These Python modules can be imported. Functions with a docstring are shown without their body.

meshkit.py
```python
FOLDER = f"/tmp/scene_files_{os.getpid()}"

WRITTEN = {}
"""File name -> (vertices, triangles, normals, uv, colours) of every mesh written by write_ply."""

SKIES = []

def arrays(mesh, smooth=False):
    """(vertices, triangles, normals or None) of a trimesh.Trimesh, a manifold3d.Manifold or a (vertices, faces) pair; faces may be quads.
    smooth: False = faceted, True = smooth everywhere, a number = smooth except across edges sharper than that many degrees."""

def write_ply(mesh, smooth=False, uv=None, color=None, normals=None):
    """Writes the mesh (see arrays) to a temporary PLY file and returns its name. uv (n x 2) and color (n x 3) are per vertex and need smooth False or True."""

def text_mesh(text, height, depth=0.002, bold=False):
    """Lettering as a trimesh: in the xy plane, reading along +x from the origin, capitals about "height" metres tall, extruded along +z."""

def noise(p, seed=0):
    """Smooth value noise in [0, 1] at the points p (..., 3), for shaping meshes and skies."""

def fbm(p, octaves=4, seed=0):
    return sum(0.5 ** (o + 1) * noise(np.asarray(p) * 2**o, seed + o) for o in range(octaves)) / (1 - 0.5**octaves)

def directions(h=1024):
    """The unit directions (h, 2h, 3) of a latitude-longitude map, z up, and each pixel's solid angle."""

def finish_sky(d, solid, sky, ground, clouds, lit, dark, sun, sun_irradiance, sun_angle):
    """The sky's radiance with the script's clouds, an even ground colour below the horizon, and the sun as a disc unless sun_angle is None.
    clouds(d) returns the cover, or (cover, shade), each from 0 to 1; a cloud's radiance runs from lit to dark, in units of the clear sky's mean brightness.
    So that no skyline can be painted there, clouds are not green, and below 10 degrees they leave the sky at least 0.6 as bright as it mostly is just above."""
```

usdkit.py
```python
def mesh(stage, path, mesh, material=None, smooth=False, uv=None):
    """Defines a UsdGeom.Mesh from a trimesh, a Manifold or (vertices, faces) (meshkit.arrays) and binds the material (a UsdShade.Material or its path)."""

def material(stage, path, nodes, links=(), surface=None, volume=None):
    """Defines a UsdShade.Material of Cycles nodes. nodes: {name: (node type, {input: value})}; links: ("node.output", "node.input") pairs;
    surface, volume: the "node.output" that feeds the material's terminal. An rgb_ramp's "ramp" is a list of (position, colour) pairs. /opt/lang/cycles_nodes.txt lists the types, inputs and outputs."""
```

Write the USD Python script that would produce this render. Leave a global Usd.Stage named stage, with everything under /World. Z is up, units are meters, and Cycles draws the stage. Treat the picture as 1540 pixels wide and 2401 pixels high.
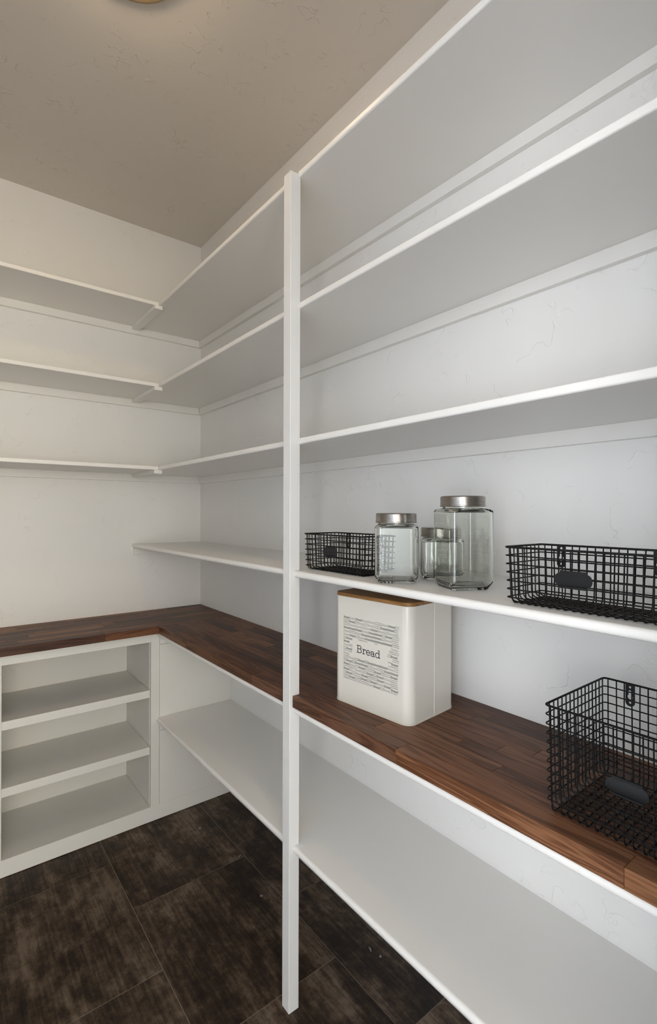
import math, random
import numpy as np, trimesh, manifold3d as m3, usdkit, meshkit
from pxr import Usd, UsdGeom, UsdLux, Sdf, Gf
from shapely.geometry import LineString, Polygon, Point, box as sbox
from shapely.ops import unary_union
from shapely import affinity

stage = Usd.Stage.CreateInMemory()
UsdGeom.SetStageUpAxis(stage, UsdGeom.Tokens.z)
UsdGeom.SetStageMetersPerUnit(stage, 1.0)
world = UsdGeom.Xform.Define(stage, '/World')
stage.SetDefaultPrim(world.GetPrim())
rng = random.Random(7)

# ------------------------------------------------------------------ camera (fitted to the room's edges)
FPX, YAW, PITCH, ROLL = 1168.84, math.radians(38.149), math.radians(0.033), math.radians(0.137)
CAM = (-1.1940, -2.7149, 1.4452)
EXPOSURE = 0.16
fw = np.array([math.sin(YAW) * math.cos(PITCH), math.cos(YAW) * math.cos(PITCH), math.sin(PITCH)])
rt = np.array([math.cos(YAW), -math.sin(YAW), 0.0])
up = np.cross(rt, fw)
rt, up = rt * math.cos(ROLL) + up * math.sin(ROLL), -rt * math.sin(ROLL) + up * math.cos(ROLL)
cam = UsdGeom.Camera.Define(stage, '/World/camera')
cam.AddTransformOp().Set(Gf.Matrix4d(*rt, 0, *up, 0, *(-fw), 0, *CAM, 1))
HA = 23.1
cam.CreateHorizontalApertureAttr(HA)
cam.CreateVerticalApertureAttr(HA * 2401 / 1540)
cam.CreateFocalLengthAttr(FPX / 1540 * HA)
cam.CreateClippingRangeAttr(Gf.Vec2f(0.02, 100))
cam.CreateExposureAttr(EXPOSURE)

# ------------------------------------------------------------------ light
LAMP_COLOR, LAMP_POWER = (1.0, 0.72, 0.40), 29.0      # the pantry's flush-mount ceiling lamp
DAY_LEFT, DAY_RIGHT, DAY_FAR = 7.6, 33.0, 8.0        # daylight in the three windows of the adjoining room
SKY_LEFT, SKY_RIGHT, SKY_FAR = (.97, .96, .95), (.64, .78, 1.0), (1.0, .88, .65)
SKY = (0.6, 0.75, 1.0)                                # outdoors, beyond the windows
dome = UsdLux.DomeLight.Define(stage, '/World/sky')
dome.CreateIntensityAttr(0.5)
dome.CreateColorAttr(Gf.Vec3f(*SKY))

# ------------------------------------------------------------------ helpers
_used = {}
def numbered(parent, name):
    k = _used.get((parent, name), 0)
    _used[(parent, name)] = k + 1
    return f'{parent}/{name}' + (f'_{k:03d}' if k else '')

def put(name, mesh, mat, parent=None, smooth=False, label=None):
    par = '/World' if parent is None else str(parent.GetPath())
    p = usdkit.mesh(stage, numbered(par, name), mesh, mat, smooth=smooth).GetPrim()
    if label and parent is not None:
        p.SetCustomDataByKey('label', label)
    return p

def tag(p, label=None, cat=None, group=None, kind=None):
    for k, v in (('label', label), ('category', cat), ('group', group), ('kind', kind)):
        if v:
            p.SetCustomDataByKey(k, v)
    return p

def thing(name, label, cat, loc=(0, 0, 0), rz=0.0, group=None):
    x = UsdGeom.Xform.Define(stage, numbered('/World', name))
    x.AddTranslateOp().Set(Gf.Vec3d(*loc))
    if rz:
        x.AddRotateZOp().Set(rz)
    return tag(x.GetPrim(), label, cat, group)

def dup(src, name, label, cat, loc, rz=0.0, group=None):
    p = thing(name, label, cat, loc, rz, group)
    p.GetReferences().AddInternalReference(src.GetPath())
    p.SetInstanceable(True)
    return p

def bx(x0, x1, y0, y1, z0, z1, c=0.0):
    """box; c = chamfer of every edge"""
    s = (x1 - x0, y1 - y0, z1 - z0)
    if not c:
        m = trimesh.creation.box(s)
        m.apply_translation(((x0 + x1) / 2, (y0 + y1) / 2, (z0 + z1) / 2))
        return m
    pts = []
    for i in (0, 1):
        for j in (0, 1):
            for k in (0, 1):
                e = np.array([(x0, x1)[i], (y0, y1)[j], (z0, z1)[k]], float)
                d = np.array([(1, -1)[i], (1, -1)[j], (1, -1)[k]]) * c
                for a in range(3):
                    q = e.copy()
                    for b in range(3):
                        if b != a:
                            q[b] += d[b]
                    pts.append(q)
    return trimesh.convex.convex_hull(np.array(pts))

def man(m):
    return m3.Manifold(m3.Mesh(np.asarray(m.vertices, np.float32), np.asarray(m.faces, np.uint32)))

def prism(poly, depth):
    gs = getattr(poly, 'geoms', [poly])
    return trimesh.util.concatenate([trimesh.creation.extrude_polygon(g, depth, engine='earcut') for g in gs])

def board(x0, x1, y0, y1, z0, z1, front, r=0.006):
    """a shelf board whose front edge ('-x' or '-y') is eased with radius r; returned as a Manifold"""
    t = z1 - z0
    d = (x1 - x0) if front == '-x' else (y1 - y0)
    L = (y1 - y0) if front == '-x' else (x1 - x0)
    prof = sbox(0, 0, d, t).buffer(-r).buffer(r, quad_segs=5).union(sbox(d / 2, 0, d, t))
    m = prism(prof, L)                                   # profile (u, v) extruded along w
    if front == '-x':
        M = np.array([[1, 0, 0, x0], [0, 0, -1, y1], [0, 1, 0, z0], [0, 0, 0, 1.0]])
    else:
        M = np.array([[0, 0, 1, x0], [1, 0, 0, y0], [0, 1, 0, z0], [0, 0, 0, 1.0]])
    m.apply_transform(M)
    m.merge_vertices()
    return man(m)

def tube(pts, r, sides=6, closed=False):
    p = np.asarray(pts, float)
    n = len(p)
    if closed:
        t = np.roll(p, -1, 0) - np.roll(p, 1, 0)
    else:
        t = np.gradient(p, axis=0)
    t /= np.linalg.norm(t, axis=1, keepdims=True)
    nrm = np.linalg.svd(p - p.mean(0))[2][2] if n > 2 else np.array([0, 0, 1.0])   # wires lie in a plane
    if np.abs(t @ nrm).max() > .2:
        nrm = np.cross(t[0], [0.3, 0.5, 0.8]); nrm /= np.linalg.norm(nrm)
    b = np.cross(t, nrm); b /= np.linalg.norm(b, axis=1, keepdims=True)
    a = np.cross(b, t)
    ang = np.arange(sides) * 2 * np.pi / sides
    v = p[:, None] + r * (np.cos(ang)[None, :, None] * a[:, None] + np.sin(ang)[None, :, None] * b[:, None])
    f = []
    for i in range(n if closed else n - 1):
        j = (i + 1) % n
        for k in range(sides):
            l = (k + 1) % sides
            f += [[i * sides + k, j * sides + l, j * sides + k], [i * sides + k, i * sides + l, j * sides + l]]
    if not closed:
        for k in range(1, sides - 1):
            f.append([0, k + 1, k]); e = (n - 1) * sides; f.append([e, e + k, e + k + 1])
    m = trimesh.Trimesh(v.reshape(-1, 3), np.array(f), process=False)
    if m.volume < 0:
        m.invert()
    return m

def rounded_path(corners, radii, closed, n=5):
    """polyline through corners with arcs of the given radius at each"""
    c = [np.array(q, float) for q in corners]
    out, N = [], len(c)
    for i, q in enumerate(c):
        if not closed and i in (0, N - 1):
            out.append(q); continue
        a, b = c[i - 1] - q, c[(i + 1) % N] - q
        la, lb = np.linalg.norm(a), np.linalg.norm(b)
        a, b = a / la, b / lb
        half = math.acos(max(-1, min(1, a @ b))) / 2
        d = min(radii / math.tan(half), la * .45, lb * .45)
        for s in np.linspace(0, 1, n):                   # quadratic corner
            out.append(q + a * d * (1 - s) ** 2 + b * d * s ** 2)
    return np.array(out)

cat_ = trimesh.util.concatenate

# ------------------------------------------------------------------ materials
def mat(name, nodes, links, surface='p.BSDF'):
    return usdkit.material(stage, '/World/Looks/' + name, nodes, links, surface=surface)

def plain(name, color, rough=.5, **kw):
    return mat(name, {'p': ('principled_bsdf', {'base_color': color, 'roughness': rough, **kw})}, [])

def plaster(name, color, scale=1.0, strength=.5, rough=.62):
    """painted skip-trowel wall: sparse, thin, wandering ridges"""
    return mat(name, {
        'g': ('texture_coordinate', {}),
        'warp': ('noise_texture', {'scale': 9.0 * scale, 'detail': 3.0}),
        'wv': ('vector_math', {'math_type': 'multiply_add', 'vector2': (.10, .10, .10)}),
        'n': ('noise_texture', {'scale': 11.0 * scale, 'detail': 1.5, 'roughness': .45}),
        's': ('math', {'math_type': 'subtract', 'value2': .5}),
        'a': ('math', {'math_type': 'absolute'}),
        'ridge': ('map_range', {'range_type': 'smoothstep', 'from_min': 0.0, 'from_max': .012, 'to_min': 1.0, 'to_max': 0.0, 'clamp': True}),
        'mk': ('noise_texture', {'scale': 6.5 * scale, 'detail': 3.0, 'roughness': .6}),
        'mr': ('map_range', {'range_type': 'smoothstep', 'from_min': .50, 'from_max': .62, 'to_min': 0.0, 'to_max': 1.0, 'clamp': True}),
        'm': ('math', {'math_type': 'multiply'}),
        'fine': ('noise_texture', {'scale': 60.0, 'detail': 3.0}),
        'fm': ('math', {'math_type': 'multiply_add', 'value2': .10}),
        'b': ('bump', {'strength': strength, 'distance': .0024}),
        'p': ('principled_bsdf', {'base_color': color, 'roughness': rough, 'specular_ior_level': .35}),
    }, [('g.object', 'warp.vector'), ('warp.color', 'wv.vector1'), ('g.object', 'wv.vector3'), ('wv.vector', 'n.vector'),
        ('n.fac', 's.value1'), ('s.value', 'a.value1'), ('a.value', 'ridge.value'), ('g.object', 'mk.vector'), ('mk.fac', 'mr.value'),
        ('ridge.result', 'm.value1'), ('mr.result', 'm.value2'), ('g.object', 'fine.vector'), ('fine.fac', 'fm.value1'), ('m.value', 'fm.value3'),
        ('fm.value', 'b.height'), ('b.normal', 'p.normal')])

WALL = plaster('wall_paint', (.85, .838, .81), 1.35, .45)
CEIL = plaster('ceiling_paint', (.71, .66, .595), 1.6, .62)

def brushed(name, color, rough):
    return mat(name, {
        'g': ('texture_coordinate', {}), 'm': ('mapping', {'scale': (1, 1, 1)}),
        'n': ('noise_texture', {'scale': 70.0, 'detail': 2.0}),
        'b': ('bump', {'strength': .10, 'distance': .0004}),
        'p': ('principled_bsdf', {'base_color': color, 'roughness': rough, 'specular_ior_level': .4}),
    }, [('g.object', 'm.vector'), ('m.vector', 'n.vector'), ('n.fac', 'b.height'), ('b.normal', 'p.normal')])
PAINT = brushed('white_shelf_paint', (.84, .822, .785), .38)
CAB = brushed('cabinet_paint', (.75, .735, .69), .42)
POST = brushed('post_paint', (.79, .785, .765), .36)

def wood_mat(name, axis, w, dark, light, rough=.42):
    """walnut: rings cut along the board, pores and slow colour drift; axis is the grain direction"""
    st = {'x': (.07, 1, 1), 'y': (1, .07, 1)}[axis]
    st2 = {'x': (.02, 1, 1), 'y': (1, .02, 1)}[axis]
    return mat(name, {
        'g': ('texture_coordinate', {}),
        'm': ('mapping', {'scale': st, 'location': (w * 1.37, w * 2.11, w * .7)}),
        'm2': ('mapping', {'scale': st2, 'location': (w, w, w)}),
        'n': ('noise_texture', {'dimensions': '4D', 'w': w, 'scale': 30.0, 'detail': 4.0, 'roughness': .55, 'distortion': 1.6}),
        'wav': ('math', {'math_type': 'multiply', 'value2': 26.0}),
        'sin': ('math', {'math_type': 'sine'}),
        'f': ('noise_texture', {'dimensions': '4D', 'w': w, 'scale': 420.0, 'detail': 3.0, 'roughness': .6}),
        'sl': ('noise_texture', {'dimensions': '4D', 'w': w + 9, 'scale': 10.0, 'detail': 2.0}),
        'h1': ('math', {'math_type': 'multiply_add', 'value2': .17, 'value3': .22}),
        'h2': ('math', {'math_type': 'multiply_add', 'value2': .42}),
        'h3': ('math', {'math_type': 'multiply_add', 'value2': .34}),
        'r': ('rgb_ramp', {'ramp': [(.28, tuple(c * .6 for c in dark)), (.46, dark), (.66, tuple((a + b) / 2 for a, b in zip(dark, light))), (.90, light)]}),
        'b': ('bump', {'strength': .10, 'distance': .0004}),
        'p': ('principled_bsdf', {'roughness': rough, 'specular_ior_level': .22}),
    }, [('g.object', 'm.vector'), ('m.vector', 'n.vector'), ('n.fac', 'wav.value1'), ('wav.value', 'sin.value1'),
        ('g.object', 'm2.vector'), ('m2.vector', 'f.vector'), ('m.vector', 'sl.vector'),
        ('sin.value', 'h1.value1'), ('f.fac', 'h2.value1'), ('h1.value', 'h2.value3'), ('sl.fac', 'h3.value1'), ('h2.value', 'h3.value3'),
        ('h3.value', 'r.fac'), ('r.color', 'p.base_color'), ('f.fac', 'b.height'), ('b.normal', 'p.normal')])

TONES = [((.070, .026, .012), (.185, .080, .040)), ((.094, .036, .016), (.230, .102, .050)), ((.050, .020, .011), (.130, .058, .032)),
         ((.130, .052, .022), (.300, .140, .066)), ((.078, .032, .017), (.190, .092, .052)), ((.040, .017, .010), (.100, .046, .028)),
         ((.108, .042, .018), (.260, .118, .057)), ((.062, .025, .013), (.155, .070, .039))]
WALNUT = {ax: [wood_mat(f'walnut_{ax}_{i}', ax, 3.1 * i + 1, d, l) for i, (d, l) in enumerate(TONES)] for ax in 'xy'}
BAMBOO = wood_mat('bamboo', 'y', 40.0, (.26, .125, .040), (.40, .21, .075), .4)

def tile_mat(name, w, k):
    """dark wood-look tile: blotches with worn, lighter streaks along y"""
    return mat(name, {
        'g': ('texture_coordinate', {}),
        'm': ('mapping', {'scale': (1, .42, 1), 'location': (w * 1.7, w * .9, 0)}),
        'm2': ('mapping', {'scale': (1, .06, 1), 'location': (w, w, 0)}),
        'bl': ('noise_texture', {'dimensions': '4D', 'w': w, 'scale': 7.0, 'detail': 8.0, 'roughness': .66, 'distortion': .5}),
        'st': ('noise_texture', {'dimensions': '4D', 'w': w, 'scale': 95.0, 'detail': 4.0, 'roughness': .65}),
        'kn': ('noise_texture', {'dimensions': '4D', 'w': w + 5, 'scale': 22.0, 'detail': 9.0, 'roughness': .78}),
        'h1': ('math', {'math_type': 'multiply_add', 'value2': 1.0, 'value3': -.60}),
        'h2': ('math', {'math_type': 'multiply_add', 'value2': .50}),
        'h3': ('math', {'math_type': 'multiply_add', 'value2': .72}),
        'r': ('rgb_ramp', {'ramp': [(.34, (.0095 * k, .0062 * k, .0042 * k)), (.45, (.024 * k, .0155 * k, .0100 * k)), (.545, (.052 * k, .0350 * k, .0230 * k)), (.68, (.118 * k, .086 * k, .061 * k))]}),
        'ro': ('map_range', {'from_min': .3, 'from_max': .7, 'to_min': .42, 'to_max': .6}),
        'b': ('bump', {'strength': .18, 'distance': .0008}),
        'p': ('principled_bsdf', {'specular_ior_level': .25}),
    }, [('g.object', 'm.vector'), ('g.object', 'm2.vector'), ('m.vector', 'bl.vector'), ('m2.vector', 'st.vector'), ('g.object', 'kn.vector'),
        ('bl.fac', 'h1.value1'), ('st.fac', 'h2.value1'), ('h1.value', 'h2.value3'), ('kn.fac', 'h3.value1'), ('h2.value', 'h3.value3'),
        ('h3.value', 'r.fac'), ('r.color', 'p.base_color'), ('bl.fac', 'ro.value'), ('ro.result', 'p.roughness'), ('h3.value', 'b.height'), ('b.normal', 'p.normal')])
TILES = [tile_mat(f'floor_tile_{i}', 2.3 * i + 4, k) for i, k in enumerate((1.40, 1.28, 1.52, 1.34, 1.60))]
GROUT = plain('grout', (.20, .152, .115), .8)
BLACK = plain('black_wire', (.0065, .006, .006), .45, specular_ior_level=.22)
PLATE = plain('black_plate', (.011, .011, .012), .42, specular_ior_level=.3)
STEEL = mat('brushed_steel', {
    'g': ('texture_coordinate', {}), 'm': ('mapping', {'scale': (.6, .6, 30)}),
    'n': ('noise_texture', {'scale': 60.0, 'detail': 2.0}),
    'r': ('map_range', {'from_min': .3, 'from_max': .7, 'to_min': .20, 'to_max': .30}),
    'p': ('principled_bsdf', {'base_color': (.31, .285, .26), 'metallic': 1.0})},
    [('g.object', 'm.vector'), ('m.vector', 'n.vector'), ('n.fac', 'r.value'), ('r.result', 'p.roughness')])
GLASS = mat('jar_glass', {
    'g': ('texture_coordinate', {}), 'n': ('noise_texture', {'scale': 38.0, 'detail': 1.0}),
    'b': ('bump', {'strength': .12, 'distance': .0012}),
    'p': ('principled_bsdf', {'base_color': (.925, .94, .905), 'roughness': 0.0, 'transmission_weight': 1.0, 'ior': 1.47})},
    [('g.object', 'n.vector'), ('n.fac', 'b.height'), ('b.normal', 'p.normal')])
CREAM = plain('cream_enamel', (.76, .725, .64), .17, specular_ior_level=.5)
INK = plain('print_ink', (.055, .055, .062), .5)
INK2 = plain('print_ink_light', (.24, .235, .23), .5)
BRASS = plain('lamp_rim_finish', (.27, .20, .125), .5, metallic=.2)
DIFF = mat('lamp_glass', {'e': ('emission', {'color': LAMP_COLOR, 'strength': LAMP_POWER})}, [], surface='e.emission')
DARK = plain('dust_speck', (.30, .28, .26), .8)
NAIL = plain('paint_chip', (.10, .095, .085), .8)

# ------------------------------------------------------------------ room shell
ZC, XL, YF, TH = 2.9675, -1.80, -2.62, .12           # ceiling height, left wall, front (door) wall, wall thickness
DX0, DX1, DH = -1.70, -.72, 2.42                      # the doorway the photographer stands in
def struct(name, mesh, m, label, **k):
    return tag(put(name, mesh, m, **k), label, None, None, 'structure')

struct('wall_back', bx(XL - TH, TH, 0, TH, -.05, ZC), WALL, 'white textured wall behind the short run of shelves, facing the doorway')
struct('wall_right', bx(0, TH, YF - TH, 0, -.05, ZC), WALL, 'white textured wall behind the long run of shelves')
struct('wall_left', bx(XL - TH, XL, YF - TH, 0, -.05, ZC), WALL, 'white textured wall to the left, outside the picture')
wf = man(bx(XL, 0, YF - TH, YF, -.05, ZC)) - man(bx(DX0, DX1, YF - 1, YF + 1, -.2, DH))
struct('wall_front', wf, WALL, 'white wall with the open doorway behind the camera')
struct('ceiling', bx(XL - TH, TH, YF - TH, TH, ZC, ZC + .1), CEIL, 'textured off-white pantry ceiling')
fl = tag(UsdGeom.Xform.Define(stage, '/World/floor').GetPrim(), 'dark wood-look tiled floor with thin light grout lines', None, None, 'structure')
put('grout_bed', bx(XL, 0, -5.6, 0, -.05, -.0012), GROUT, fl)
TW, TL, GAP = .4575, .604, .0028
ti = 0
for c in range(-9, 1):
    xa, xb = -.1715 + c * TW, -.1715 + (c + 1) * TW
    if c == 0: xb = min(xb, 0)
    off = -.5535 if c % 2 == 0 else -.8515
    for r in range(-3, 10):
        yb, ya = off - (r - 1) * TL, off - r * TL
        x0, x1, y0, y1 = max(xa, XL) + GAP / 2, min(xb, 0) - GAP / 2, max(ya, -5.6) + GAP / 2, min(yb, 0) - GAP / 2
        if x1 - x0 < .02 or y1 - y0 < .02 or y1 < -3.2:
            continue
        ti += 1
        put('tile', bx(x0, x1, y0, y1, -.012, 0, .0006), TILES[(ti * 7 + c * 3 + r) % 5], fl)

# adjoining room behind the camera: closed shell with one daylight window
HX0, HX1, HY, HZ = -3.6, 1.2, -5.6, 2.75
WZ0, WZ1 = .70, 2.35
WINDOWS = ((HX0, -5.2, -3.2, .12, 2.55, DAY_LEFT, SKY_LEFT), (HX1, -5.3, -3.1, .70, 2.35, DAY_RIGHT, SKY_RIGHT))        # wall x, y range, z range, daylight
for wn, side, (wx, wy0, wy1, WZ0, WZ1, pw, sky_) in zip((1, 2), ('left', 'right'), WINDOWS):
    sx = -1 if side == 'left' else 1
    o0, o1 = sorted((wx, wx + sx * TH))
    hole = man(bx(wx - 1, wx + 1, wy0, wy1, WZ0, WZ1))
    struct(f'wall_hall_{side}', man(bx(o0, o1, HY, YF - TH, -.05, HZ)) - hole, WALL, f'{side} wall of the adjoining room with its window opening')
    w1 = tag(UsdGeom.Xform.Define(stage, f'/World/window_{wn}').GetPrim(), f'{side} window of the adjoining room behind the camera', None, None, 'structure')
    a0, a1 = sorted((wx + sx * .03, wx + sx * .09)); ym = (wy0 + wy1) / 2
    put('window_frame', cat_([bx(a0, a1, wy0, wy1, WZ0, WZ0 + .05), bx(a0, a1, wy0, wy1, WZ1 - .05, WZ1), bx(a0, a1, wy0, wy0 + .05, WZ0 + .05, WZ1 - .05),
                              bx(a0, a1, wy1 - .05, wy1, WZ0 + .05, WZ1 - .05), bx(a0, a1, ym - .025, ym + .025, WZ0 + .05, WZ1 - .05)]), plain(f'window_paint_{wn}', (.8, .8, .78), .4), w1)
    day = UsdLux.RectLight.Define(stage, f'/World/window_daylight_{wn}')
    day.CreateWidthAttr(wy1 - wy0 - .1); day.CreateHeightAttr(WZ1 - WZ0 - .1)
    day.AddTranslateOp().Set(Gf.Vec3d(wx + sx * .14, ym, (WZ0 + WZ1) / 2)); day.AddRotateXYZOp().Set(Gf.Vec3f(90, 0, 90 * sx))     # faces into the room
    day.CreateColorAttr(Gf.Vec3f(*sky_)); day.CreateIntensityAttr(pw)
BX0, BX1, WZ0, WZ1 = -2.6, -.4, .70, 2.35
struct('wall_hall_back', man(bx(HX0 - TH, HX1 + TH, HY - TH, HY, -.05, HZ)) - man(bx(BX0, BX1, HY - 1, HY + 1, WZ0, WZ1)), WALL, 'far wall of the adjoining room with its window opening')
w3 = tag(UsdGeom.Xform.Define(stage, '/World/window_3').GetPrim(), 'far window of the adjoining room behind the camera', None, None, 'structure')
a0, a1, xm = HY - .09, HY - .03, (BX0 + BX1) / 2
put('window_frame', cat_([bx(BX0, BX1, a0, a1, WZ0, WZ0 + .05), bx(BX0, BX1, a0, a1, WZ1 - .05, WZ1), bx(BX0, BX0 + .05, a0, a1, WZ0 + .05, WZ1 - .05),
                          bx(BX1 - .05, BX1, a0, a1, WZ0 + .05, WZ1 - .05), bx(xm - .025, xm + .025, a0, a1, WZ0 + .05, WZ1 - .05)]), PAINT, w3)
day = UsdLux.RectLight.Define(stage, '/World/window_daylight_3')
day.CreateWidthAttr(BX1 - BX0 - .1); day.CreateHeightAttr(WZ1 - WZ0 - .1)
day.AddTranslateOp().Set(Gf.Vec3d(xm, HY - .14, (WZ0 + WZ1) / 2)); day.AddRotateXOp().Set(90)       # faces into the room
day.CreateColorAttr(Gf.Vec3f(*SKY_FAR)); day.CreateIntensityAttr(DAY_FAR)
struct('wall_hall_front', cat_([bx(HX0 - TH, XL - TH, YF - TH, YF, -.05, HZ), bx(TH, HX1 + TH, YF - TH, YF, -.05, HZ)]), WALL, 'adjoining room wall either side of the pantry')
struct('ceiling_hall', bx(HX0 - TH, HX1 + TH, HY - TH, YF - TH, HZ, HZ + .1), CEIL, 'ceiling of the adjoining room behind the camera')
struct('floor_hall', bx(HX0 - TH, HX1 + TH, HY - TH, YF - TH, -.10, -.052), TILES[0], 'floor of the adjoining room behind the camera')

# ------------------------------------------------------------------ ceiling lamp
lamp = thing('ceiling_lamp', 'round flush-mount ceiling lamp with a tan rim at the top edge', 'lamp', (-.7925, -1.3310, ZC))
ring = trimesh.creation.revolve(np.array([[.092, 0], [.141, 0], [.141, -.014], [.138, -.019], [.132, -.021], [.100, -.021], [.095, -.018], [.092, -.012], [.092, 0]]), sections=64)
put('rim', ring, BRASS, lamp, smooth=40)
bowl = [(.0001, -.092), (.012, -.0895), (.030, -.074), (.055, -.051), (.072, -.035), (.084, -.021), (.0905, -.010), (.0905, -.004), (.0001, -.004)]
put('shade', trimesh.creation.revolve(np.array(bowl[::-1]), sections=64), DIFF, lamp, smooth=40)

# ------------------------------------------------------------------ post and shelves
PX0, PX1, PY0, PY1, PT = -.3956, -.3610, -1.5193, -1.4830, 2.4303
NOTCH = man(bx(PX0 - .0004, PX1 + .0004, PY0 - .0004, PY1 + .0004, -1, 4))
post = put('shelf_post', bx(PX0, PX1, PY0, PY1, 0, PT, .0012), POST)
tag(post, 'tall slim white square post from floor to top shelf', 'post')

DLs, DRs, ST, CH, CD = .3588, .3687, .0178, .0369, .0177
XEND = XL
for z, nm in ((2.4207, 'top'), (2.037, 'middle'), (1.6431, 'lowest')):
    s = thing('wall_shelf', f'{nm} white shelf of the short run on the back wall', 'shelf', group='white shelves on the back wall')
    put('board', board(XEND, -DRs - .0006, -DLs, -.0005, z, z + ST, '-y', .003), PAINT, s, smooth=30)
    put('wall_cleat', bx(XEND, -CD - .0005, -CD, 0, z - CH, z, .0008), PAINT, s)
    put('joint_cleat', bx(-.3905, -.3530, -.3665, -CD - .0005, z - .0172, z, .0008), PAINT, s, label='flat batten under the corner joint')
for z, nm in ((2.4207, 'top'), (2.037, 'second highest'), (1.6431, 'middle')):
    s = thing('wall_shelf', f'{nm} white shelf of the long run on the right wall', 'shelf', group='white shelves on the right wall')
    b = board(-DRs, 0, YF, 0, z, z + ST, '-x', .0045) - NOTCH
    put('board', b, PAINT, s, smooth=30)
    put('wall_cleat', bx(-CD, 0, YF, -.0005, z - CH, z, .0008), PAINT, s)
# the low shelf over the counter
ZL, XLo = 1.2762, -.3835
s = thing('wall_shelf', 'low white shelf above the counter, holding the glass jars and wire baskets', 'shelf', group='white shelves on the right wall')
put('board', board(XLo, 0, YF, 0, ZL - .0195, ZL, '-x', .0085) - NOTCH, PAINT, s, smooth=30)
put('wall_cleat', bx(-CD, 0, YF, -CD - .0005, ZL - .0195 - CH, ZL - .0195, .0008), PAINT, s)
put('end_cleat', bx(-.3775, -.0005, -CD, 0, ZL - .0195 - CH, ZL - .0195, .0008), PAINT, s)
put('paint_chip', bx(-.3415, -.3397, -1.6785, -1.6775, ZL, ZL + .0004), NAIL, s, label='tiny dark speck')
# the deep shelf under the counter
ZU = .4795
s = thing('under_counter_shelf', 'deep white shelf under the long wooden counter', 'shelf')
put('board', board(XLo, 0, YF, -.3803, ZU - .0195, ZU, '-x', .0085) - NOTCH, PAINT, s, smooth=30)
put('wall_cleat', bx(-CD, 0, YF, -.3803, ZU - .0195 - CH, ZU - .0195, .0008), PAINT, s)

# ------------------------------------------------------------------ wooden counters, stave by stave
H, CT = .915, .0336
CX, CYL = -.3854, -.4177
NR = 9
def counter(name, label, axis, a0, a1, b0, b1, fixed, avg, seed, cut=None, tones={}):
    """staves along the axis from a0 to a1; rows stacked from b0 (front) to b1 (wall)"""
    t = thing(name, label, 'countertop')
    r_ = random.Random(seed)
    wrow = (b1 - b0) / NR
    last = -1
    for r in range(NR):
        lo, hi = b0 + r * wrow, b0 + (r + 1) * wrow
        js = fixed.get(r)
        if js is None:
            js, p = [], a0 + r_.uniform(.12, avg)
            while p < a1 - .12:
                js.append(p); p += r_.uniform(.55, 1.35) * avg
        ed = [a0] + sorted(js) + [a1]
        for ei, (p, q) in enumerate(zip(ed[:-1], ed[1:])):
            k = r_.randrange(8)
            while k == last: k = r_.randrange(8)
            k = last = tones.get((r, ei), k)
            e = .00012
            m = bx(p + e, q - e, lo + e, hi - e, H - CT, H, .0009) if axis == 'x' else bx(lo + e, hi - e, p + e, q - e, H - CT, H, .0009)
            if cut is not None and r == 0 and p < PY1 + .01 and q > PY0 - .01:
                m = man(m) - cut
            put('stave', m, WALNUT[axis][k], t)
    return t
cl = counter('wooden_counter', 'short dark walnut counter along the back wall, above the base cabinet', 'x', XL, -.0003, CYL, -.0003, {0: [-.62, -1.21]}, .42, 5)
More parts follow.
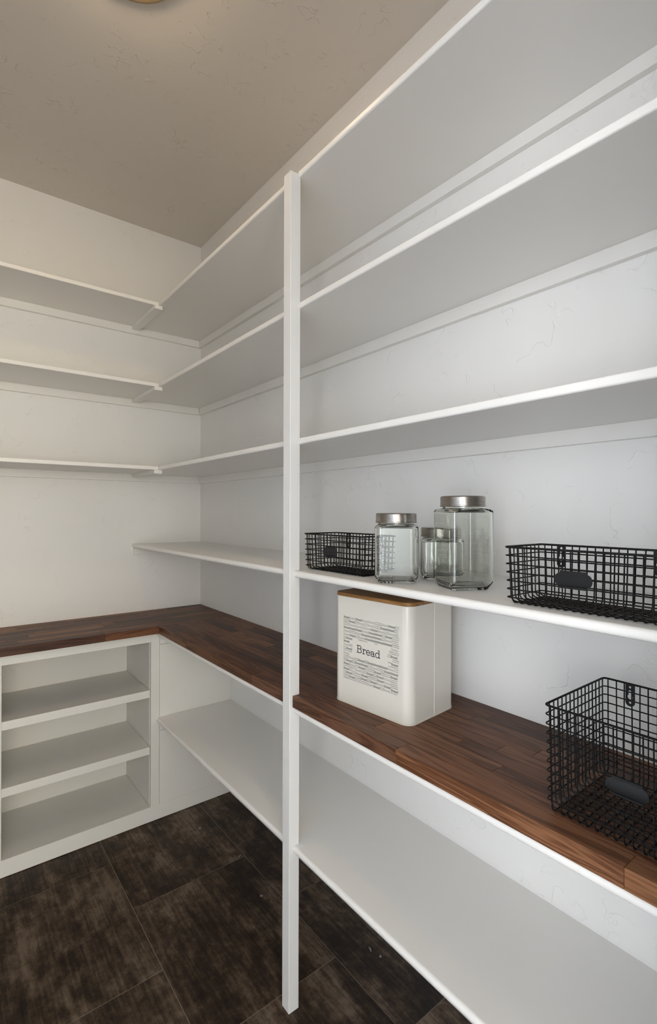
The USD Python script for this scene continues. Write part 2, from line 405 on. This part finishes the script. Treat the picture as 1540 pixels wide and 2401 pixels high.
cr = counter('wooden_counter', 'long dark walnut counter along the right wall, carrying the cream bread box', 'y', YF, CYL - .0006, CX, -.0003,
             {0: [-2.402, -1.93, -1.28, -.74], 1: [-2.46, -1.815, -1.22, -.69], 2: [-2.30, -2.12, -1.64, -1.36, -1.02, -.66]}, .34, 11, NOTCH, {(0, 0): 3, (0, 1): 6, (0, 2): 4, (0, 3): 0, (0, 4): 1, (1, 1): 1, (1, 2): 0})
# the white boards carrying the walnut
sub = put('support_board', board(XLo, 0, YF, -.3803, H - CT - .0195, H - CT - .0002, '-x', .0085) - NOTCH, PAINT, cr, smooth=30, label='white rounded board under the walnut')

# ------------------------------------------------------------------ base cabinet of open shelves
cab = thing('base_cabinet', 'white open-shelf base cabinet under the short walnut counter', 'cabinet')
FY, FB = -.380, -.361                                  # front and back of the face frame
RT, RB = .8378, .0700
ZT = H - CT - .0002
put('top_rail', bx(XL, -.3687, FY, FB, RT, ZT, .0006), CAB, cab)
put('base_rail', bx(XL, -.0005, FY, FB, 0.002, RB, .0008), CAB, cab)
for x0, x1 in ((-.4085, -.3687), (-1.0310, -.9922), (XL, -1.62)):
    put('stile', bx(x0, x1, FY, FB, RB, RT if x0 < -.5 else ZT, .0006) if x0 < -.5 else bx(x0, x1, FY - .0004, FB, RB, ZT, .0006), CAB, cab)
for x0, x1 in ((-.4100, -.3900), (-1.0310, -.9930), (XL, -1.63)):
    put('side_panel', bx(x0, x1, FB, -.007, .0002, ZT), CAB, cab)
put('back_panel', bx(XL, -.3900, -.007, -.0004, .002, ZT), CAB, cab)
for x0, x1 in ((-.9925, -.4110), (-1.625, -1.032)):
    for z in (.6143, .3500):
        put('shelf', bx(x0, x1, FY + .0035, -.0075, z - .0345, z, .0008), CAB, cab)
    put('deck', bx(x0, x1, FB - .0005, -.0075, RB - .024, RB, .0006), CAB, cab)
g = .0013                                              # fine open joints round the closing panel
put('blind_panel', bx(-.3687 + g, -.0005, -.3795, -.368, .8215 - .3420 + g * 0, .8215 - g), CAB, cab, label='flat panel above the deep shelf')
put('blind_panel', bx(-.3687 + g, -.0005, -.3795, -.368, RB + .0004, .4160 - g), CAB, cab, label='flat panel below the deep shelf')
put('corner_cleat', bx(-.3687 + g, -.0005, -.3799, -.368, .8215, ZT, .0005), CAB, cab)
put('corner_cleat', bx(-.3687 + g, -.0005, -.3799, -.368, .4160, .4600, .0005), CAB, cab)
put('corner_backing', bx(-.3684, -.0005, -.3400, -.335, RB - .03, ZT), CAB, cab)

# ------------------------------------------------------------------ wire baskets
def make_basket(name, label, loc, L, D, HB, loops, group, hook_at, taper=.003, plate_z=.5):
    """origin at the front far bottom corner of the rim's outline: x to the wall (0..D), y towards the door (0..-L)"""
    t = thing(name, label, 'basket', loc, 0, group)
    R, W = .0020, .00125
    loop = lambda z, ins, rad, r: tube(rounded_path([(ins, -ins, z), (D - ins, -ins, z), (D - ins, -L + ins, z), (ins, -L + ins, z)], rad, True), r, 6, True)
    rim = loop(HB - R, 0.0, .009, R)
    put('rim', rim, BLACK, t, smooth=50)
    ins_at = lambda z: taper * (1 - z / HB)
    jig = random.Random(len(name) + int(1000 * abs(loc[1])))
    hz = [loop(HB - R - (i + 1) * loops[1], ins_at(HB - (i + 1) * loops[1]) - W * .2, .008, W) for i in range(loops[0])]
    put('horizontal_wires', cat_(hz), BLACK, t, smooth=50)
    br = .013
    ws = []
    n = int(round((L - .020) / .0143))
    for i in range(n + 1):                               # wires front - bottom - back
        yt = -.010 - (L - .020) * i / n
        yb = -L / 2 + (yt + L / 2) * (1 - 2 * taper / L) + jig.uniform(-.0012, .0012)
        yt += jig.uniform(-.001, .001)
        a = taper + 2 * W
        ws.append(tube(rounded_path([(2 * W, yt, HB - R), (a, yb, W + .0002), (D - a, yb, W + .0002), (D - 2 * W, yt, HB - R)], br, False), W, 6))
    put('lengthwise_ribs', cat_(ws), BLACK, t, smooth=50)
    ws = []
    n = int(round((D - .024) / .0151))
    for i in range(n + 1):                               # wires end - bottom - end
        xt = .012 + (D - .024) * i / n
        xb = D / 2 + (xt - D / 2) * (1 - 2 * taper / D) + jig.uniform(-.001, .001)
        a = taper + 2 * W
        ws.append(tube(rounded_path([(xt, -2 * W, HB - R), (xb, -a, 3 * W), (xb, -L + a, 3 * W), (xt, -L + 2 * W, HB - R)], br, False), W, 6))
    put('crosswise_ribs', cat_(ws), BLACK, t, smooth=50)
    # label holder on the front: rounded plate with folded flanges
    pl = unary_union([sbox(-.0225, -.011, .0225, .011), affinity.scale(Point(-.0215, 0).buffer(.011, 16), .93, 1), affinity.scale(Point(.0215, 0).buffer(.011, 16), .93, 1)])
    m = prism(pl, .0012)
    bow = np.array(m.subdivide().subdivide().vertices)
    m = m.subdivide().subdivide()
    m.vertices[:, 2] += .0022 * np.cos(np.clip(m.vertices[:, 1] / .011, -1, 1) * 1.45)
    up_ = bx(-.0228, .0228, .0095, .0150, 0, .0014, .0004)
    lo_ = bx(-.0228, .0228, -.0152, -.0100, 0, .0014, .0004)
    lip = bx(-.0226, .0226, -.0120, -.0108, .0, .0044, .0004)
    T = lambda z0: np.array([[0, 0, -1, -W * 1.2 + ins_at(z0)], [-1, 0, 0, -L / 2], [0, 1, 0, z0], [0, 0, 0, 1.0]])
    pz = HB * plate_z
    plate = put('label_holder', m.apply_transform(T(pz)), PLATE, t, smooth=40)
    put('flange', up_.apply_transform(T(pz)), PLATE, plate)
    put('flange', lo_.apply_transform(T(pz)), PLATE, plate)
    put('lip', lip.apply_transform(T(pz)), PLATE, plate)
    # keyhole hanging tabs on the back
    for hy in hook_at:
        tab = unary_union([sbox(-.009, -.030, .009, .008), Point(0, -.030).buffer(.009, 12)])
        key = unary_union([Point(0, -.019).buffer(.0052, 12), sbox(-.0032, -.018, .0032, -.008), Point(0, -.0075).buffer(.0032, 10)])
        tab = tab.difference(key).difference(Point(0, .002).buffer(.0026, 10)).difference(Point(0, -.031).buffer(.0026, 10))
        hm = prism(affinity.scale(tab, .95, .92, origin=(0, .008)), .0014)
        hm.apply_transform(np.array([[0, 0, -1, D - .0028], [-1, 0, 0, hy], [0, 1, 0, HB - .010], [0, 0, 0, 1.0]]))
        put('hanging_tab', hm, PLATE, t)
    return t
GB = 'black wire baskets'
bk = make_basket('wire_basket', 'shallow black wire basket beside the post, left of the glass jars', (-.3320, -1.4995, ZL), .257, .128, .1073, (6, .0155), GB, (-.058, -.199), plate_z=.545)
make_basket('wire_basket', 'shallow black wire basket right of the glass jars on the low shelf', (-.3600, -2.1855, ZL), .257, .129, .1073, (6, .0155), GB, (-.0445, -.2125), plate_z=.528)
make_basket('wire_basket', 'deep black wire basket standing on the walnut counter', (-.3440, -2.2555, H), .27, .236, .1917, (10, .0166), GB, (-.0515, -.2185), plate_z=.505)

# ------------------------------------------------------------------ glass canisters
def rsq(half, rad, n=8):
    """rounded square outline, 4n points"""
    out = []
    rad = min(rad, half * .9999)
    for q, (sx, sy) in enumerate(((1, 1), (-1, 1), (-1, -1), (1, -1))):
        for k in range(n):
            a = q * math.pi / 2 + k / (n - 1) * math.pi / 2
            out.append((sx * (half - rad) + rad * math.cos(a), sy * (half - rad) + rad * math.sin(a)))
    return np.array(out)
def loft(secs):
    V, n = [], len(secs[0][1])
    for z, s_ in secs:
        V.append(np.c_[s_, np.full(n, z)])
    V = np.concatenate(V); F = []
    for i in range(len(secs) - 1):
        for k in range(n):
            l = (k + 1) % n
            F += [[i * n + k, i * n + l, (i + 1) * n + l], [i * n + k, (i + 1) * n + l, (i + 1) * n + k]]
    c0, c1 = len(V), len(V) + 1
    V = np.vstack([V, [[0, 0, secs[0][0]], [0, 0, secs[-1][0]]]])
    e = (len(secs) - 1) * n
    for k in range(n):
        l = (k + 1) % n
        F += [[c0, l, k], [c1, e + k, e + l]]
    m = trimesh.Trimesh(V, np.array(F), process=False)
    if m.volume < 0: m.invert()
    return m
def make_jar(label, loc, rz, h):
    t = thing('glass_canister', label, 'jar', loc, rz, 'square glass canisters')
    B, lid, g = .0515, .0235, .0032
    hb = h - lid - .004                                  # top of the shoulder
    cr = .013
    outer = [(0, rsq(.0415, .010)), (.0006, rsq(.0423, .010)), (.0150, rsq(B - .0008, cr)), (.0185, rsq(B, cr))]
    outer += [(hb - .007, rsq(B, cr)), (hb - .004, rsq(B - .0008, cr)), (hb - .0014, rsq(B - .003, cr + .003)), (hb, rsq(B - .007, cr + .012)), (hb + .0008, rsq(.0442, .0440)), (h - .006, rsq(.0440, .0438))]
    inner = [(h - .006, rsq(.0405, .0403)), (hb - .001, rsq(.0405, .0403)), (hb - .0035, rsq(B - .0085, cr + .012)), (hb - .0055, rsq(B - .0055, cr)), (hb - .010, rsq(B - g, cr - .002)),
             (.0200, rsq(B - g, cr - .002)), (.0160, rsq(B - g - .003, cr - .002)), (.0090, rsq(.0400, .010)), (.0070, rsq(.0340, .012))]
    m = loft(outer + inner)
    put('jar_body', m, GLASS, t, smooth=38)
    z0, z1, r = h - lid, h, .0495
    prof = [(0.0001, z1), (r - .0035, z1), (r - .0012, z1 - .0007), (r - .0002, z1 - .0022), (r, z1 - .004), (r, z0 + .003), (r + .0009, z0 + .0022), (r + .0009, z0 + .0006), (r - .0002, z0), (r - .0018, z0 + .0003), (r - .0018, z1 - .0045), (0.0001, z1 - .0045)]
    put('lid', trimesh.creation.revolve(np.array(prof[::-1]), sections=72), STEEL, t, smooth=35)
    return t
make_jar('medium square glass canister with steel lid, in front of the small one', (-.3065, -1.8540, ZL + .0002), -44.5, .167)
make_jar('tallest square glass canister with steel lid, nearest the right-hand basket', (-.2620, -2.0180, ZL + .0002), math.degrees(math.atan2(-.445, .895)), .2055)
make_jar('smallest square glass canister with steel lid, partly seen through the tallest', (-.1780, -1.8870, ZL + .0002), -45.5, .131)

# ------------------------------------------------------------------ bread box
BW, BD, BH = .271, .201, .2955
bb = thing('bread_box', 'cream enamel bread box with bamboo lid on the walnut counter', 'bread box', (-.3020, -1.6040, H + .0003), 4.95)
def rect_r(x0, x1, y0, y1, r): return sbox(x0 + r, y0 + r, x1 - r, y1 - r).buffer(r, quad_segs=8)
body = rect_r(0, BD, -BW, 0, .026)
shell = man(prism(body, BH)) - man(prism(body.buffer(-.0012), BH + .01).apply_translation((0, 0, .002)))
put('body', shell, CREAM, bb, smooth=30)
brim = prism(body.buffer(.0011).difference(body.buffer(-.002)), .0034)
put('base_rim', brim, CREAM, bb, smooth=30)
put('top_rim', prism(body.buffer(.0006).difference(body.buffer(-.002)), .0022).apply_translation((0, 0, BH - .002)), CREAM, bb, smooth=30)
seam = trimesh.creation.cylinder(radius=.0011, height=BH - .004, sections=10)
seam.apply_translation((BD * .52, -BW, BH / 2)); put('side_seam', seam, CREAM, bb, smooth=60)
lidp = body.buffer(.0004)
lid = cat_([prism(lidp.buffer(-.001), .0012).apply_translation((0, 0, BH + .0004)), prism(lidp, .0066).apply_translation((0, 0, BH + .0016)), prism(lidp.buffer(-.001), .0012).apply_translation((0, 0, BH + .0082))])
put('bamboo_lid', lid, BAMBOO, bb, smooth=30, label='bamboo lid')
put('lid_plug', prism(body.buffer(-.004), .012).apply_translation((0, 0, BH - .0118)), BAMBOO, bb)

# slab-serif word in the middle, drawn with strokes (cap height 1)
def arc(cx, cy, rx, ry, a0, a1, n=16):
    return [(cx + rx * math.cos(math.radians(a)), cy + ry * math.sin(math.radians(a))) for a in np.linspace(a0, a1, n)]
def strokes(ls, w):
    return unary_union([LineString(l).buffer(w / 2, cap_style=2 if len(l) == 2 else 1, join_style=1) for l in ls])
sw = .115
GL = {'B': (.84, [[(.17, 0), (.17, 1)], [(0, .96), (.42, .96)], [(0, .04), (.45, .04)], [(.17, .53), (.45, .53)],
                  [(.40, .96)] + arc(.43, .745, .22, .215, 90, -90) + [(.40, .53)], [(.42, .53)] + arc(.46, .285, .25, .245, 90, -90) + [(.42, .04)]]),
      'r': (.56, [[(.18, 0), (.18, .66)], [(0, .62), (.20, .62)], [(0, .04), (.38, .04)], [(.18, .36)] + arc(.40, .38, .20, .25, 165, 60) , arc(.475, .57, .022, .022, 0, 340)]),
      'e': (.66, [[(.05, .35), (.57, .35)], arc(.31, .33, .26, .31, 2, 320, 30)]),
      'a': (.68, [arc(.27, .45, .20, .185, 160, 20) + [(.47, .36), (.47, .12)] + arc(.55, .12, .08, .08, 180, 300), arc(.26, .185, .21, .165, 30, 330, 24), [(.44, .36), (.24, .345)], arc(.10, .50, .02, .02, 0, 340)]),
      'd': (.74, [[(.54, .0), (.54, 1)], [(.36, .96), (.56, .96)], [(.54, .04), (.70, .04)], arc(.29, .33, .25, .31, 0, 360, 30)])}
def slab_word(word, height, w=sw):
    x, out = 0, []
    for ch in word:
        adv, ls = GL[ch]
        out.append(affinity.translate(strokes(ls, w), x, 0)); x += adv
    return affinity.scale(unary_union(out), height, height, origin=(0, 0)), x * height
def on_front(m, u, v, lift):
    """mesh in text coordinates -> the box's front face; u from its left edge, v from its base"""
    m = m.copy()
    m.apply_transform(np.array([[0, 0, -1, -lift], [-1, 0, 0, -u], [0, 1, 0, v], [0, 0, 0, 1.0]]))
    return m
U0, U1, V0, V1 = .041, .2370, .0665, .2440             # printed area
PU0, PU1, PV0, PV1 = U0 + .176 * (U1 - U0), U0 + .787 * (U1 - U0), V1 - .612 * (V1 - V0), V1 - .348 * (V1 - V0)
sp, spw = slab_word('Bread', .0205)
sc_w = .0850 / spw
sp = affinity.scale(sp, sc_w, 1.0, origin=(0, 0))
EPS = .00006
put('print', on_front(prism(sp, EPS), U0 + .258 * (U1 - U0), V1 - .535 * (V1 - V0), EPS * .2), INK, bb, label='large printed word Bread')
def word(kind, width):
    if kind == 'slab' or kind == 'small':
        s_, w_ = slab_word('Bread', 1.0, .10 if kind == 'slab' else .13)
        s_ = s_.simplify(.012)
        s_ = affinity.scale(s_, width / w_, width / w_ * .95, origin=(0, 0))
        return prism(s_, EPS), width / w_ * .95
    m = meshkit.text_mesh('Bread', 1.0, 1.0, bold=True)
    w_ = m.bounds[1][0]
    m.apply_scale([width / w_, width / w_, EPS])
    return m, width / w_
WORDS = {'bold': word('bold', .0222), 'slab': word('slab', .0228), 'small': word('small', .0108)}
dark_, light_ = [], []
pr = random.Random(31)
pitch = .00475                                          # half a big row
rows = int((V1 - V0) / pitch)
cols = []
occ = np.zeros((rows, 200), bool)
cw = (U1 - U0) / 200
for r in range(rows):
    c = 0
    while c < 200:
        if occ[r, c]:
            c += 1; continue
        v_top = V1 - r * pitch
        u = U0 + c * cw
        free = 0
        while c + free < 200 and not occ[r, c + free]: free += 1
        big = int(.0236 / cw); sml = int(.0114 / cw)
        inside = lambda uu, ww, n: (uu + ww > PU0 and uu < PU1 and v_top - n * pitch < PV1 and v_top > PV0 + .001)
        x = pr.random()
        if free >= big and r + 1 < rows and not occ[r + 1, c:c + big].any() and x < .50:
            kind = 'bold' if pr.random() < .62 else 'slab'
            occ[r:r + 2, c:c + big] = True
            if not inside(u, .0225, 2):
                (dark_ if kind == 'bold' else light_).append(on_front(WORDS[kind][0], u, v_top - 2 * pitch + .0012, EPS * .2))
            c += big
        else:
            n = min(free, sml)
            occ[r, c:c + n] = True
            if n >= sml - 1 and not inside(u, .0105, 1):
                (light_ if pr.random() < .75 else dark_).append(on_front(WORDS['small'][0], u, v_top - pitch + .0007, EPS * .2))
            c += max(n, 1)
put('print', cat_(dark_), INK, bb, label='small bold printed words around it')
put('print', cat_(light_), INK2, bb, label='small pale printed words around it')

# ------------------------------------------------------------------ small marks on the floor: drywall dust flecks
for i, (x, y, w, l, a) in enumerate(((-.2465, -.563, .005, .008, 20), (-.0640, -1.505, .0025, .011, 25), (-.0560, -1.545, .0035, .005, 60), (-.2300, -1.083, .005, .005, 0), (-.1900, -.838, .002, .009, 60))):
    pts = [(w * math.cos(t) * (1 + .35 * math.sin(3 * t + i)), l * math.sin(t) * (1 + .3 * math.cos(2 * t + i))) for t in np.linspace(0, 6.283, 13)[:-1]]
    m = prism(affinity.rotate(Polygon(pts).buffer(0), -a), .0004).apply_translation((x, y, .00005))
    put('plaster_fleck', m, DARK, fl, label='whitish fleck of plaster dust')
